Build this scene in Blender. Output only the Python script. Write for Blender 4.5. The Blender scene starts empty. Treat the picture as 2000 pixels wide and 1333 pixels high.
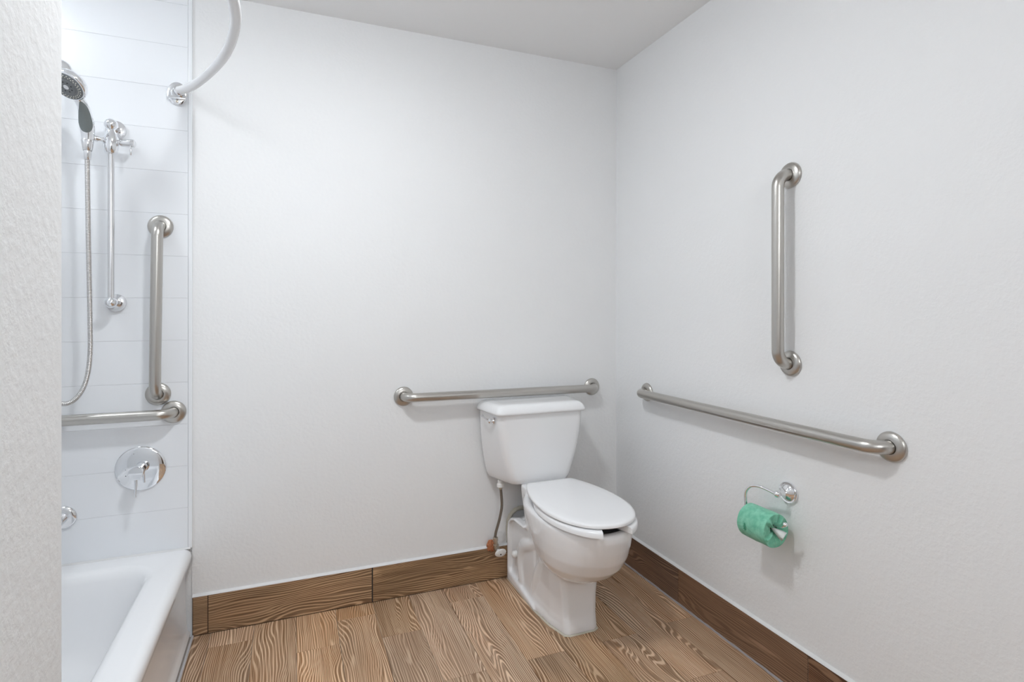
import bpy, bmesh, math, random
from mathutils import Vector, Matrix, Quaternion
random.seed(7)
SC = bpy.context.scene
COL = SC.collection
PI = math.pi

# ------------------------------------------------------------------ camera
cd = bpy.data.cameras.new('camera')
cam = bpy.data.objects.new('camera', cd)
COL.objects.link(cam)
cam.location = (0, 0, 1.238)
cam.rotation_euler = (PI/2, 0, -math.radians(21.7))
cd.sensor_width = 36.0
cd.lens = 1083.0/2000.0*36.0
cd.shift_y = -0.02975
cd.clip_start = 0.02
SC.camera = cam

# ------------------------------------------------------------------ world, light, exposure
w = bpy.data.worlds.new('world')
SC.world = w
w.use_nodes = True
w.node_tree.nodes['Background'].inputs[0].default_value = (0.9, 0.93, 1.0, 1)
w.node_tree.nodes['Background'].inputs[1].default_value = 0.5
SC.view_settings.view_transform = 'Standard'
SC.view_settings.look = 'None'
SC.view_settings.gamma = 1.0
SC.view_settings.use_curve_mapping = False
SC.view_settings.exposure = 0.03
CEIL_LAMP_E = 55.0        # emission of the frosted ceiling lamp shade
DOWN_A = 7.6              # watts of the ceiling lamp's downward share
LX, LY = 0.12, 1.26
ALCOVE_E = 30.0           # frosted lamp in the shower alcove ceiling
FILL_E = 24.0           # emission of the unseen fill light added behind the camera
XR, YB, ZC = 1.527, 2.41, 2.455
XT = -0.351               # outer face of the tub
XL, YF = -1.125, -1.5     # far side of the tub alcove, wall behind the camera


# ------------------------------------------------------------------ helpers
def link(o, parent=None):
    COL.objects.link(o)
    if parent is not None:
        o.parent = parent
    return o


def obj(name, bm, mat, parent=None, smooth=False, angle=None, wn=False):
    me = bpy.data.meshes.new(name)
    bmesh.ops.recalc_face_normals(bm, faces=bm.faces[:])
    bm.to_mesh(me)
    bm.free()
    if smooth:
        for p in me.polygons:
            p.use_smooth = True
        if angle:
            me.set_sharp_from_angle(angle=math.radians(angle))
    if mat:
        me.materials.append(mat)
    o = bpy.data.objects.new(name, me)
    link(o, parent)
    return o


def thing(name, label, cat, loc=(0, 0, 0), group=None):
    o = bpy.data.objects.new(name, None)
    o.empty_display_size = 0.05
    link(o)
    o.location = loc
    o['label'] = label
    o['category'] = cat
    if group:
        o['group'] = group
    return o


def struct(name, bm, mat, **k):
    o = obj(name, bm, mat, **k)
    o['kind'] = 'structure'
    return o


def rel(o, root):
    """parts are modelled in world coordinates; shift mesh so the parent sits at its base"""
    o.data.transform(Matrix.Translation(-root.location))
    return o


def part(name, bm, mat, root, base=None, label=None, **k):
    o = obj(name, bm, mat, root, **k)
    b = base if base is not None else root
    o.data.transform(Matrix.Translation(-b.location))
    if label:
        o['label'] = label
    return o


def sub(name, bm, mat, parent, root, label=None, **k):
    o = obj(name, bm, mat, parent, **k)
    o.data.transform(Matrix.Translation(-root.location))
    if label:
        o['label'] = label
    return o


def add_box(bm, x0, x1, y0, y1, z0, z1, bevel=0.0, seg=1):
    r = bmesh.ops.create_cube(bm, size=1)
    vs = r['verts']
    bmesh.ops.scale(bm, vec=(x1-x0, y1-y0, z1-z0), verts=vs)
    bmesh.ops.translate(bm, vec=((x0+x1)/2, (y0+y1)/2, (z0+z1)/2), verts=vs)
    if bevel:
        es = list({e for v in vs for e in v.link_edges})
        bmesh.ops.bevel(bm, geom=es, offset=bevel, segments=seg, affect='EDGES', profile=0.5)
    return bm


def box(x0, x1, y0, y1, z0, z1, bevel=0.0, seg=1):
    return add_box(bmesh.new(), x0, x1, y0, y1, z0, z1, bevel, seg)


def add_loft(bm, rings, cap0=True, cap1=True, closed=True):
    vr = [[bm.verts.new(p) for p in r] for r in rings]
    n = len(rings[0])
    for a, b in zip(vr[:-1], vr[1:]):
        rng = range(n) if closed else range(n-1)
        for i in rng:
            j = (i+1) % n
            bm.faces.new((a[i], a[j], b[j], b[i]))
    if cap0:
        bm.faces.new(vr[0][::-1])
    if cap1:
        bm.faces.new(vr[-1])
    return vr


def frame(d):
    d = Vector(d).normalized()
    up = Vector((0, 0, 1)) if abs(d.z) < 0.9 else Vector((0, 1, 0))
    a = d.cross(up).normalized()
    return d, a, d.cross(a).normalized()


def add_tube(bm, pts, r, n=20, cap=True):
    """sweep with parallel transport; r number or list"""
    pts = [Vector(p) for p in pts]
    rs = r if isinstance(r, (list, tuple)) else [r]*len(pts)
    rings = []
    d0, a, b = frame(pts[1]-pts[0])
    for i, p in enumerate(pts):
        if i == 0:
            d = (pts[1]-pts[0]).normalized()
        elif i == len(pts)-1:
            d = (pts[-1]-pts[-2]).normalized()
        else:
            d = ((pts[i+1]-p).normalized()+(p-pts[i-1]).normalized()).normalized()
        q = d0.rotation_difference(d)
        a = (q @ a).normalized()
        b = d.cross(a).normalized()
        d0 = d
        rings.append([p+rs[i]*(math.cos(2*PI*k/n)*a+math.sin(2*PI*k/n)*b) for k in range(n)])
    add_loft(bm, rings, cap, cap)
    return bm


def tube(pts, r, n=20, cap=True):
    return add_tube(bmesh.new(), pts, r, n, cap)


def add_lathe(bm, prof, org, axis, n=40, cap0=True, cap1=True):
    """prof: (radius, height along axis)"""
    d, a, b = frame(axis)
    org = Vector(org)
    rings = []
    for (r, h) in prof:
        r = max(r, 1e-4)
        rings.append([org+d*h+r*(math.cos(2*PI*k/n)*a+math.sin(2*PI*k/n)*b) for k in range(n)])
    add_loft(bm, rings, cap0, cap1)
    return bm


def lathe(prof, org, axis, n=40, **k):
    return add_lathe(bmesh.new(), prof, org, axis, n, **k)


def sphere(c, r, sx=1, sy=1, sz=1, n=20):
    bm = bmesh.new()
    bmesh.ops.create_uvsphere(bm, u_segments=n, v_segments=n//2, radius=r)
    bmesh.ops.scale(bm, vec=(sx, sy, sz), verts=bm.verts[:])
    bmesh.ops.translate(bm, vec=c, verts=bm.verts[:])
    return bm


def arc(c, u, v, r, a0, a1, n=10):
    c, u, v = Vector(c), Vector(u), Vector(v)
    return [c+r*(math.cos(a0+(a1-a0)*i/n)*u+math.sin(a0+(a1-a0)*i/n)*v) for i in range(n+1)]


def spline(pts, n=8):
    """Catmull-Rom through the points"""
    P = [Vector(p) for p in pts]
    P = [2*P[0]-P[1]]+P+[2*P[-1]-P[-2]]
    out = []
    for i in range(1, len(P)-2):
        p0, p1, p2, p3 = P[i-1:i+3]
        for k in range(n):
            t = k/n
            out.append(0.5*((2*p1)+(p2-p0)*t+(2*p0-5*p1+4*p2-p3)*t*t+(3*p1-p0-3*p2+p3)*t**3))
    out.append(P[-2])
    return out


# ------------------------------------------------------------------ materials
def mat(name, color, rough=0.5, metal=0.0, coat=0.0, spec=None, emit=None):
    m = bpy.data.materials.new(name)
    m.use_nodes = True
    b = m.node_tree.nodes['Principled BSDF']
    b.inputs['Base Color'].default_value = (*color, 1)
    b.inputs['Roughness'].default_value = rough
    b.inputs['Metallic'].default_value = metal
    b.inputs['Coat Weight'].default_value = coat
    b.inputs['Coat Roughness'].default_value = 0.04
    if spec is not None:
        b.inputs['Specular IOR Level'].default_value = spec
    if emit:
        b.inputs['Emission Color'].default_value = (*color, 1)
        b.inputs['Emission Strength'].default_value = emit
    return m


def N(m, t, **k):
    n = m.node_tree.nodes.new(t)
    for a, v in k.items():
        setattr(n, a, v)
    return n


def L(m, a, b):
    m.node_tree.links.new(a, b)


def add_bump(m, scale=(1, 1, 1), nscale=60, detail=3, strength=0.3, dist=0.002, ramp=None, coords='Object', rough=None):
    b = m.node_tree.nodes['Principled BSDF']
    tc = N(m, 'ShaderNodeTexCoord')
    mp = N(m, 'ShaderNodeMapping')
    mp.inputs['Scale'].default_value = scale
    L(m, tc.outputs[coords], mp.inputs[0])
    nz = N(m, 'ShaderNodeTexNoise')
    nz.inputs['Scale'].default_value = nscale
    nz.inputs['Detail'].default_value = detail
    L(m, mp.outputs[0], nz.inputs[0])
    out = nz.outputs['Fac']
    if ramp:
        mr = N(m, 'ShaderNodeMapRange')
        mr.interpolation_type = 'SMOOTHSTEP'
        mr.inputs['From Min'].default_value = ramp[0]
        mr.inputs['From Max'].default_value = ramp[1]
        L(m, out, mr.inputs[0])
        out = mr.outputs[0]
    bp = N(m, 'ShaderNodeBump')
    bp.inputs['Strength'].default_value = strength
    bp.inputs['Distance'].default_value = dist
    L(m, out, bp.inputs['Height'])
    L(m, bp.outputs[0], b.inputs['Normal'])
    return m


M = {}
M['wall'] = add_bump(mat('wall_paint', (0.86, 0.865, 0.87), 0.6, spec=0.25), nscale=75, detail=4, strength=0.16, dist=0.003, ramp=(0.35, 0.7))
M['ceil'] = add_bump(mat('ceiling_paint', (0.93, 0.93, 0.93), 0.8, spec=0.2), nscale=60, detail=3, strength=0.15, dist=0.002)
M['panel'] = mat('glazed_surround', (0.87, 0.89, 0.92), 0.22)
M['tub'] = mat('tub_enamel', (0.90, 0.905, 0.92), 0.12, spec=0.4)
M['china'] = mat('vitreous_china', (0.89, 0.89, 0.90), 0.10, coat=0.3)
M['seat'] = mat('seat_plastic', (0.90, 0.90, 0.91), 0.22)
M['steel'] = mat('brushed_steel', (0.52, 0.50, 0.47), 0.30, 1.0)
add_bump(M['steel'], nscale=900, detail=1, strength=0.08, dist=0.0004)
M['chrome'] = mat('chrome', (0.86, 0.87, 0.89), 0.05, 1.0)
M['chrome2'] = mat('satin_chrome', (0.80, 0.80, 0.81), 0.14, 1.0)
M['hose'] = mat('hose_metal', (0.60, 0.59, 0.58), 0.3, 1.0)
M['rod'] = mat('white_rod', (0.82, 0.82, 0.83), 0.25)
M['greyrubber'] = mat('grey_rubber', (0.16, 0.18, 0.18), 0.45)
M['facegrey'] = mat('spray_face', (0.20, 0.21, 0.22), 0.4)
M['nozzle'] = mat('nozzle', (0.75, 0.74, 0.66), 0.5)
M['whiteplastic'] = mat('white_plastic', (0.80, 0.79, 0.77), 0.3)
M['caulk'] = mat('white_caulk', (0.78, 0.78, 0.78), 0.5)
M['oldcaulk'] = add_bump(mat('aged_caulk', (0.62, 0.58, 0.49), 0.7), nscale=120, strength=0.5)
M['grout'] = mat('grout', (0.36, 0.31, 0.27), 0.9)
M['braid'] = mat('braided_hose', (0.22, 0.19, 0.16), 0.5, 0.5)
M['rust'] = mat('rusty_foam', (0.42, 0.16, 0.075), 0.9)
M['valve'] = mat('dull_nickel', (0.50, 0.45, 0.38), 0.35, 1.0)
M['dark'] = mat('dark_slot', (0.03, 0.03, 0.03), 0.6)
M['door'] = mat('reflection_door_paint', (0.12, 0.08, 0.06), 0.5)  # dark tone chosen for the chrome to reflect
M['lampglass'] = mat('lamp_glass', (0.93, 0.97, 1.0), 0.4, emit=CEIL_LAMP_E)
M['alcoveglass'] = mat('alcove_glass', (0.92, 0.97, 1.0), 0.4, emit=ALCOVE_E)
M['fillglass'] = mat('fill_glass', (0.93, 0.97, 1.0), 0.4, emit=FILL_E)


def wood_mat(name, tint, dark, light, streak=1.0, rough=0.42):
    m = mat(name, (0.3, 0.17, 0.1), rough, spec=0.4)
    b = m.node_tree.nodes['Principled BSDF']
    uv = N(m, 'ShaderNodeUVMap')
    sep = N(m, 'ShaderNodeSeparateXYZ')
    L(m, uv.outputs[0], sep.inputs[0])
    oi = N(m, 'ShaderNodeObjectInfo')

    def math_(op, a, bb, c=None):
        n = N(m, 'ShaderNodeMath', operation=op)
        for i, v in enumerate((a, bb, c)):
            if v is None:
                continue
            if isinstance(v, (int, float)):
                n.inputs[i].default_value = v
            else:
                L(m, v, n.inputs[i])
        return n.outputs[0]

    rnd = oi.outputs['Random']
    r2 = math_('FRACT', math_('MULTIPLY', rnd, 57.31), 0)
    r3 = math_('FRACT', math_('MULTIPLY', rnd, 913.7), 0)
    u = math_('ADD', sep.outputs[0], math_('MULTIPLY', rnd, 43.0))
    v = math_('ADD', sep.outputs[1], math_('MULTIPLY', r2, 31.0))

    def noise(su, sv, sc, det, dis=0.0, rough_=0.5):
        cb = N(m, 'ShaderNodeCombineXYZ')
        L(m, math_('MULTIPLY', u, su), cb.inputs[0])
        L(m, math_('MULTIPLY', v, sv), cb.inputs[1])
        n = N(m, 'ShaderNodeTexNoise')
        n.inputs['Scale'].default_value = sc
        n.inputs['Detail'].default_value = det
        n.inputs['Distortion'].default_value = dis
        n.inputs['Roughness'].default_value = rough_
        L(m, cb.outputs[0], n.inputs[0])
        return n.outputs['Fac']

    def smooth(x, a, c, lo=0.0, hi=1.0):
        n = N(m, 'ShaderNodeMapRange')
        n.interpolation_type = 'SMOOTHSTEP'
        n.inputs['From Min'].default_value = a
        n.inputs['From Max'].default_value = c
        n.inputs['To Min'].default_value = lo
        n.inputs['To Max'].default_value = hi
        L(m, x, n.inputs[0])
        return n.outputs[0]

    def mix(f, a, c):
        n = N(m, 'ShaderNodeMix')
        n.data_type = 'RGBA'
        if isinstance(f, (int, float)):
            n.inputs[0].default_value = f
        else:
            L(m, f, n.inputs[0])
        for i, x in ((6, a), (7, c)):
            if isinstance(x, tuple):
                n.inputs[i].default_value = (*x, 1)
            else:
                L(m, x, n.inputs[i])
        return n.outputs[2]

    # contour lines of a stretched height field: mostly straight streaks, arches and knots where the field swells
    field = noise(2.2, 9.0, 1.0, 1.0, 0.3)
    mask = smooth(noise(1.3, 6.0, 1.0, 1.0), 0.42, 0.58)
    fine = noise(4.0, 24.0, 1.0, 1.5)
    amp = math_('MULTIPLY_ADD', mask, 30.0, 72.0)
    phase = math_('ADD', math_('MULTIPLY', field, amp), math_('MULTIPLY', sep.outputs[1], 760.0))
    phase = math_('ADD', phase, math_('MULTIPLY', fine, 5.0))
    rings = math_('SINE', phase, 0)
    line = smooth(rings, 0.1, 0.95)
    big = smooth(noise(3.2, 18.0, 1.0, 2.0, 0.5), 0.57, 0.70)
    wide = smooth(math_('SINE', math_('ADD', math_('MULTIPLY', field, 42.0), math_('MULTIPLY', fine, 2.5)), 0), 0.3, 0.8)
    grain = noise(3.0, 300.0, 1.0, 2.5)
    gr = smooth(grain, 0.40, 0.66)
    tone = noise(1.6, 5.0, 1.0, 2.0)
    base = mix(smooth(tone, 0.33, 0.68), dark, tint)
    base = mix(math_('MULTIPLY', smooth(rings, 0.3, -0.8), 0.7), base, dark)
    # plank to plank variation between warm and grey brown
    base = mix(math_('MULTIPLY', r3, 0.55), base, tuple(0.5*(tint[i]+(0.27, 0.18, 0.105)[i]) for i in range(3)))
    amt = math_('MULTIPLY', line, smooth(noise(2.0, 8.0, 1.0, 1.0), 0.35, 0.60, 0.42*streak, 0.9*streak))
    col = mix(amt, base, light)
    col = mix(math_('MULTIPLY', math_('MULTIPLY', math_('MULTIPLY', big, wide), mask), 0.8*streak), col, light)
    col = mix(math_('MULTIPLY', gr, 0.34*streak), col, light)
    col = mix(math_('MULTIPLY', smooth(grain, 0.45, 0.28), 0.35), col, tuple(c*0.55 for c in dark))
    hs = N(m, 'ShaderNodeHueSaturation')
    L(m, math_('MULTIPLY_ADD', math_('FRACT', math_('MULTIPLY', rnd, 331.7), 0), 0.20, 0.86), hs.inputs['Saturation'])
    L(m, math_('MULTIPLY_ADD', r2, 0.30, 0.88), hs.inputs['Value'])
    L(m, col, hs.inputs['Color'])
    L(m, hs.outputs[0], b.inputs['Base Color'])
    bp = N(m, 'ShaderNodeBump')
    bp.inputs['Strength'].default_value = 0.35
    bp.inputs['Distance'].default_value = 0.0008
    L(m, math_('ADD', math_('MULTIPLY', grain, 0.7), math_('MULTIPLY', line, 0.3)), bp.inputs['Height'])
    L(m, bp.outputs[0], b.inputs['Normal'])
    return m


M['floor_wood'] = wood_mat('floor_wood_tile', (0.45, 0.215, 0.088), (0.185, 0.098, 0.045), (0.82, 0.60, 0.41))
M['base_wood'] = wood_mat('back_baseboard_tile', (0.34, 0.155, 0.056), (0.115, 0.058, 0.024), (0.66, 0.42, 0.22), 1.0)
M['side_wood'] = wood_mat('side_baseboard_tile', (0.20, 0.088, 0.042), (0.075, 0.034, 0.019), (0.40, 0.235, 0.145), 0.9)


def uv_box(o, ax_u, ax_v, off=(0, 0)):
    me = o.data
    lay = me.uv_layers.new(name='UVMap')
    for lp in me.loops:
        c = me.vertices[lp.vertex_index].co
        lay.data[lp.index].uv = (c[ax_u]+off[0], c[ax_v]+off[1])


# ------------------------------------------------------------------ room shell
struct('wall_back', box(XT+0.0, XR+0.12, YB, YB+0.12, -0.05, ZC+0.05), M['wall'])
struct('wall_alcove_back', box(XL-0.12, XT, YB+0.006, YB+0.12, -0.05, ZC+0.05), M['wall'])
struct('wall_right', box(XR, XR+0.12, YF-0.12, YB, -0.05, ZC+0.05), M['wall'])
struct('wall_alcove_left', box(XL-0.12, XL, 0.78, YB+0.006, -0.05, ZC+0.05), M['panel'])
struct('wall_left', box(XL-0.12, -0.277, YF-0.12, 0.89, -0.05, ZC, 0.006, 3), M['wall'])
struct('ceiling', box(XL-0.12, XR+0.12, YF-0.12, YB+0.12, ZC, ZC+0.1), M['ceil'])

# wall behind the camera; its unseen dark door is added for dark chrome reflections
bm = box(-0.277, 0.62, YF-0.12, YF, -0.05, ZC)
add_box(bm, 1.42, XR, YF-0.12, YF, -0.05, ZC)
add_box(bm, 0.62, 1.42, YF-0.12, YF, 2.06, ZC)
struct('wall_front', bm, M['wall'])
d = struct('reflection_door_1', box(0.63, 1.41, YF-0.09, YF-0.05, 0.005, 2.055, 0.003), M['door'])
hb = lathe([(0.026, 0), (0.026, 0.008), (0.011, 0.012), (0.011, 0.045), (0.024, 0.055), (0.027, 0.07), (0.018, 0.082)], (0.70, YF-0.05, 0.95), (0, 1, 0), 24)
obj('reflection_door_handle', hb, M['chrome2'], d, smooth=True, angle=40)

# floor: grout bed plus wood-look tile planks
fl = struct('floor', box(XT-0.01, XR, YF, YB, -0.05, -0.0035), M['grout'])
PW = 0.1515
cols = []
k = -5
while 0.32+PW*k < XR:
    x0 = 0.32+PW*k
    if x0+PW > XT+0.002:
        cols.append((k, max(x0, XT), min(x0+PW, XR)))
    k += 1
ends = {-5: 1.93, -4: 2.30, -3: 1.905, -2: 2.15, -1: 2.31, 0: 2.13, 1: 1.805, 2: 2.28, 3: 1.803, 4: 1.93, 5: 1.80, 6: 1.505, 7: 1.815}
PLANK = 0.607
G = 0.0007
for k, x0, x1 in cols:
    e = ends.get(k, 1.9)
    ys = [YB]
    y = e
    while y > YF:
        ys.append(y)
        y -= PLANK
    ys.append(YF)
    for a, b in zip(ys[:-1], ys[1:]):
        if a-b < 0.03:
            continue
        o = obj('plank', box(x0+G, x1-G, b+G, a-G, -0.012, 0.0, 0.0008), M['floor_wood'], fl)
        uv_box(o, 1, 0)

# baseboards made of the same tile, with a bead of white caulk along the top
BH, BT = 0.149, 0.010
bb = struct('baseboard_back', box(XT+0.002, XR, YB-BT+0.003, YB-0.0002, 0.0, BH-0.003), mat('dark_grout', (0.07, 0.045, 0.03), 0.9))
for a, b, gap in ((XT+0.004, -0.298, 0), (-0.295, 0.3165, 0), (0.3215, 0.935, 0), (0.937, XR-BT-0.0005, 0)):
    o = obj('tile', box(a, b, YB-BT, YB-0.0006, 0.0035, BH, 0.0008), M['base_wood'], bb)
    uv_box(o, 0, 2)
obj('grout_line', box(0.3167, 0.3213, YB-BT+0.0022, YB-0.0025, 0.0035, BH-0.001), M['dark'], bb)
bm = bmesh.new()
add_loft(bm, [[(x, YB-BT-0.0012, BH), (x, YB-BT+0.001, BH+0.0035), (x, YB-0.002, BH+0.008), (x, YB-0.0002, BH+0.008), (x, YB-0.0002, BH+0.0002), (x, YB-BT, BH+0.0002)] for x in (XT+0.002, XR-0.001)])
obj('caulk_bead', bm, M['caulk'], bb)['label'] = 'white caulk bead on top of the back baseboard'

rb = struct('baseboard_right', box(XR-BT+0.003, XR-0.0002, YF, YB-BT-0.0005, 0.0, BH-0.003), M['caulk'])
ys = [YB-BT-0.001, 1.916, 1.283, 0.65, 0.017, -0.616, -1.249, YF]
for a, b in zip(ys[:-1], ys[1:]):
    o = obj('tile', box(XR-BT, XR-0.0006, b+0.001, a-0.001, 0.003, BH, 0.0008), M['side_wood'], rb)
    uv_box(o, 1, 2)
bm = bmesh.new()
add_loft(bm, [[(XR-BT-0.0012, y, BH), (XR-BT+0.001, y, BH+0.0035), (XR-0.002, y, BH+0.008), (XR-0.0002, y, BH+0.008), (XR-0.0002, y, BH+0.0002), (XR-BT, y, BH+0.0002)] for y in (YF, YB-BT-0.001)])
obj('caulk_bead', bm, M['caulk'], rb)['label'] = 'white caulk bead on top of the right baseboard'
# pale grout smear along the foot of the right baseboard
bm = bmesh.new()
rr = random.Random(3)
n = 90
top, bot = [], []
for i in range(n+1):
    y = YB-BT-0.002 - i*(YB-0.6)/n
    wv = 0.004+0.004*rr.random()
    top.append((XR-BT-0.0002, y, 0.0045+0.002*rr.random()))
    bot.append((XR-BT-wv, y, 0.0006))
tv = [bm.verts.new(p) for p in top]
bv = [bm.verts.new(p) for p in bot]
for i in range(n):
    bm.faces.new((tv[i], tv[i+1], bv[i+1], bv[i]))
sm = obj('grout_smear', bm, M['grout'], rb)
sm.data.materials.clear()
sm.data.materials.append(mat('grey_grout', (0.34, 0.31, 0.31), 0.8))

# tub surround: glazed courses with recessed joints, white edge strip
ZR = 0.336                                   # tub rim
sr = struct('trim_1', box(XT-0.012, XT+0.002, YB-0.0075, YB+0.005, ZR+0.001, ZC-0.001, 0.002, 2), M['panel'])
sw = struct('wall_surround', box(XL, XT-0.012, YB-0.0015, YB+0.0058, ZR-0.01, ZC-0.001), M['caulk'])
zs = [ZR+0.003, 0.493]
while zs[-1] < ZC-0.17:
    zs.append(zs[-1]+0.1583)
zs.append(ZC-0.001)
for a, b in zip(zs[:-1], zs[1:]):
    o = obj('panel', box(XL+0.001, XT-0.0125, YB-0.006, YB-0.001, a+0.0002, b-0.0002, 0.0007, 1), M['panel'], sw)

# ------------------------------------------------------------------ lamps of the room, plus an added fill light
t = thing('ceiling_lamp', 'round frosted flush lamp in the middle of the ceiling', 'lamp', (LX, LY, ZC))
part('lamp_base', lathe([(0.125, 0), (0.125, -0.012), (0.118, -0.018)], (LX, LY, ZC-0.0005), (0, 0, 1), 40), M['whiteplastic'], t, smooth=True, angle=40)
part('lamp_shade', lathe([(0.112, -0.016), (0.112, -0.040), (0.102, -0.056), (0.075, -0.066), (0.04, -0.070), (0.0, -0.071)], (LX, LY, ZC), (0, 0, 1), 40), M['lampglass'], t, smooth=True)
gl = bpy.data.lights.new('lamp_glow', 'AREA')      # the downward share of this lamp's light
gl.shape = 'DISK'
gl.size = 0.15
gl.energy = DOWN_A
gl.color = (0.93, 0.97, 1.0)
glo = bpy.data.objects.new('lamp_glow', gl)
link(glo, t)
glo.location = (0, 0, -0.074)
t = thing('alcove_lamp', 'small round frosted lamp in the ceiling over the bathtub', 'lamp', (-1.01, 1.90, ZC))
part('lamp_base', lathe([(0.115, 0), (0.115, -0.012), (0.106, -0.016)], (-1.01, 1.90, ZC-0.0005), (0, 0, 1), 40), M['whiteplastic'], t, smooth=True, angle=40)
part('lamp_shade', lathe([(0.10, -0.014), (0.095, -0.03), (0.07, -0.045), (0.0, -0.055)], (-1.01, 1.90, ZC), (0, 0, 1), 40), M['alcoveglass'], t, smooth=True)
t = thing('fill_light', 'long frosted fill light added on the wall behind the camera', 'lamp', (0.45, YF, 2.02))  # unseen fixture, added only as soft fill from the camera side
part('back_plate', box(0.0, 0.9, YF+0.0005, YF+0.03, 1.96, 2.08, 0.004), M['chrome2'], t)
part('lamp_shade', box(0.03, 0.87, YF+0.031, YF+0.11, 1.965, 2.075, 0.02, 3), M['fillglass'], t, smooth=True, angle=40)

# ------------------------------------------------------------------ bathtub
TX0, TX1 = XL+0.002, XT
TY0, TY1 = 0.895, YB-0.008


def rrect(x0, x1, y0, y1, z, r, n=8):
    out = []
    r = min(r, (x1-x0)/2-0.001, (y1-y0)/2-0.001)
    for cx, cy, a in ((x1-r, y1-r, 0), (x0+r, y1-r, PI/2), (x0+r, y0+r, PI), (x1-r, y0+r, 1.5*PI)):
        for i in range(n+1):
            t_ = a+PI/2*i/n
            out.append((cx+r*math.cos(t_), cy+r*math.sin(t_), z))
    return out


tub = thing('bathtub', 'white glossy alcove bathtub below the shower fittings', 'bathtub', ((TX0+TX1)/2, (TY0+TY1)/2, 0))
bm = bmesh.new()
rings = []


def outer(ins, z, r=0.004):
    # only the apron side moves in; the other three sides stay against the walls
    return rrect(TX0, TX1-ins, TY0, TY1, z, r)


rings += [outer(0.006, 0.001), outer(0.004, 0.012), outer(0.004, 0.02), outer(0.012, 0.03), outer(0.016, 0.06), outer(0.020, 0.15),
          outer(0.020, 0.24), outer(0.016, 0.272), outer(0.006, 0.286), outer(0.0, 0.296), outer(0.0, 0.310), outer(0.004, 0.324), outer(0.012, 0.332), outer(0.024, ZR)]
IX0, IX1, IY0, IY1 = TX0+0.085, TX1-0.106, TY0+0.10, TY1-0.088


def inner(dx, dyh, z, r):
    return rrect(IX0+dx, IX1-dx, IY0+dx*2.5, IY1-dyh, z, r)


rings += [rrect(TX0+0.006, TX1-0.030, TY0+0.006, TY1-0.006, ZR, 0.01), rrect(TX0+0.02, TX1-0.044, TY0+0.02, TY1-0.02, ZR, 0.03)]
rings += [inner(-0.022, -0.020, ZR-0.0005, 0.13), inner(-0.008, -0.008, ZR-0.004, 0.125), inner(0.003, 0.004, ZR-0.014, 0.12), inner(0.010, 0.012, ZR-0.035, 0.12),
          inner(0.020, 0.022, 0.24, 0.12), inner(0.032, 0.034, 0.16, 0.12), inner(0.045, 0.048, 0.10, 0.12), inner(0.065, 0.07, 0.065, 0.12),
          inner(0.10, 0.11, 0.05, 0.11), inner(0.16, 0.17, 0.045, 0.08)]
add_loft(bm, rings)
part('tub_shell', bm, M['tub'], tub, smooth=True, angle=60)
# chrome overflow plate on the end wall of the basin
ov = lathe([(0.036, 0), (0.036, 0.003), (0.033, 0.006), (0.02, 0.008), (0.0, 0.0085)], (-0.768, IY1-0.028, 0.245), (0, -1, 0.12), 32)
part('overflow_plate', ov, M['chrome2'], tub, smooth=True, label='round chrome overflow plate')
cb = bmesh.new()
add_loft(cb, [[(x, TY1-0.004, ZR+0.0002), (x, TY1-0.0002, ZR+0.006), (x, YB-0.0065, ZR+0.006), (x, YB-0.0065, ZR+0.0002)] for x in (TX0+0.01, TX1-0.004)])
part('caulk_bead', cb, M['caulk'], tub)
cb = tube([(XT+0.003, y, 0.0035) for y in (TY0+0.01, 1.4, 1.9, YB-BT-0.003)], 0.0048, 8)
part('caulk_bead', cb, mat('grey_caulk', (0.55, 0.55, 0.56), 0.35), tub)


# ------------------------------------------------------------------ grab bars
def grab_bar(label, p0, p1, nrm, off=0.058, r=0.019, fr=0.042, bend=0.045, group=None):
    """p0, p1: flange centres on the wall; nrm: out of the wall"""
    p0, p1, nrm = Vector(p0), Vector(p1), Vector(nrm)
    t = thing('grab_bar', label, 'grab bar', (p0+p1)/2, group=group)
    d_ = (p1-p0).normalized()
    pts = [p0+nrm*0.004]
    pts += arc(p0+nrm*(off-bend)+d_*bend, -d_, nrm, bend, 0, PI/2, 10)
    n_mid = 12
    a, b = p0+nrm*off+d_*bend, p1+nrm*off-d_*bend
    pts += [a+(b-a)*i/n_mid for i in range(1, n_mid)]
    pts += arc(p1+nrm*(off-bend)-d_*bend, nrm, d_, bend, 0, PI/2, 10)
    pts += [p1+nrm*0.004]
    part('bar', tube(pts, r, 28), M['steel'], t, smooth=True, angle=50)
    for p in (p0, p1):
        fl_ = lathe([(fr*0.97, 0.0), (fr, 0.002), (fr, 0.004), (fr*0.94, 0.0085), (fr*0.80, 0.012), (r+0.004, 0.0145), (r+0.0012, 0.0145), (r+0.0012, 0.008)], p+nrm*0.0005, nrm, 44, cap1=False)
        part('flange', fl_, M['steel'], t, smooth=True, angle=35)
        part('flange_gap', lathe([(r+0.001, 0.009), (r+0.0012, 0.0135)], p+nrm*0.0005, nrm, 28, cap0=False, cap1=False), M['dark'], t)
    return t


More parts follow.
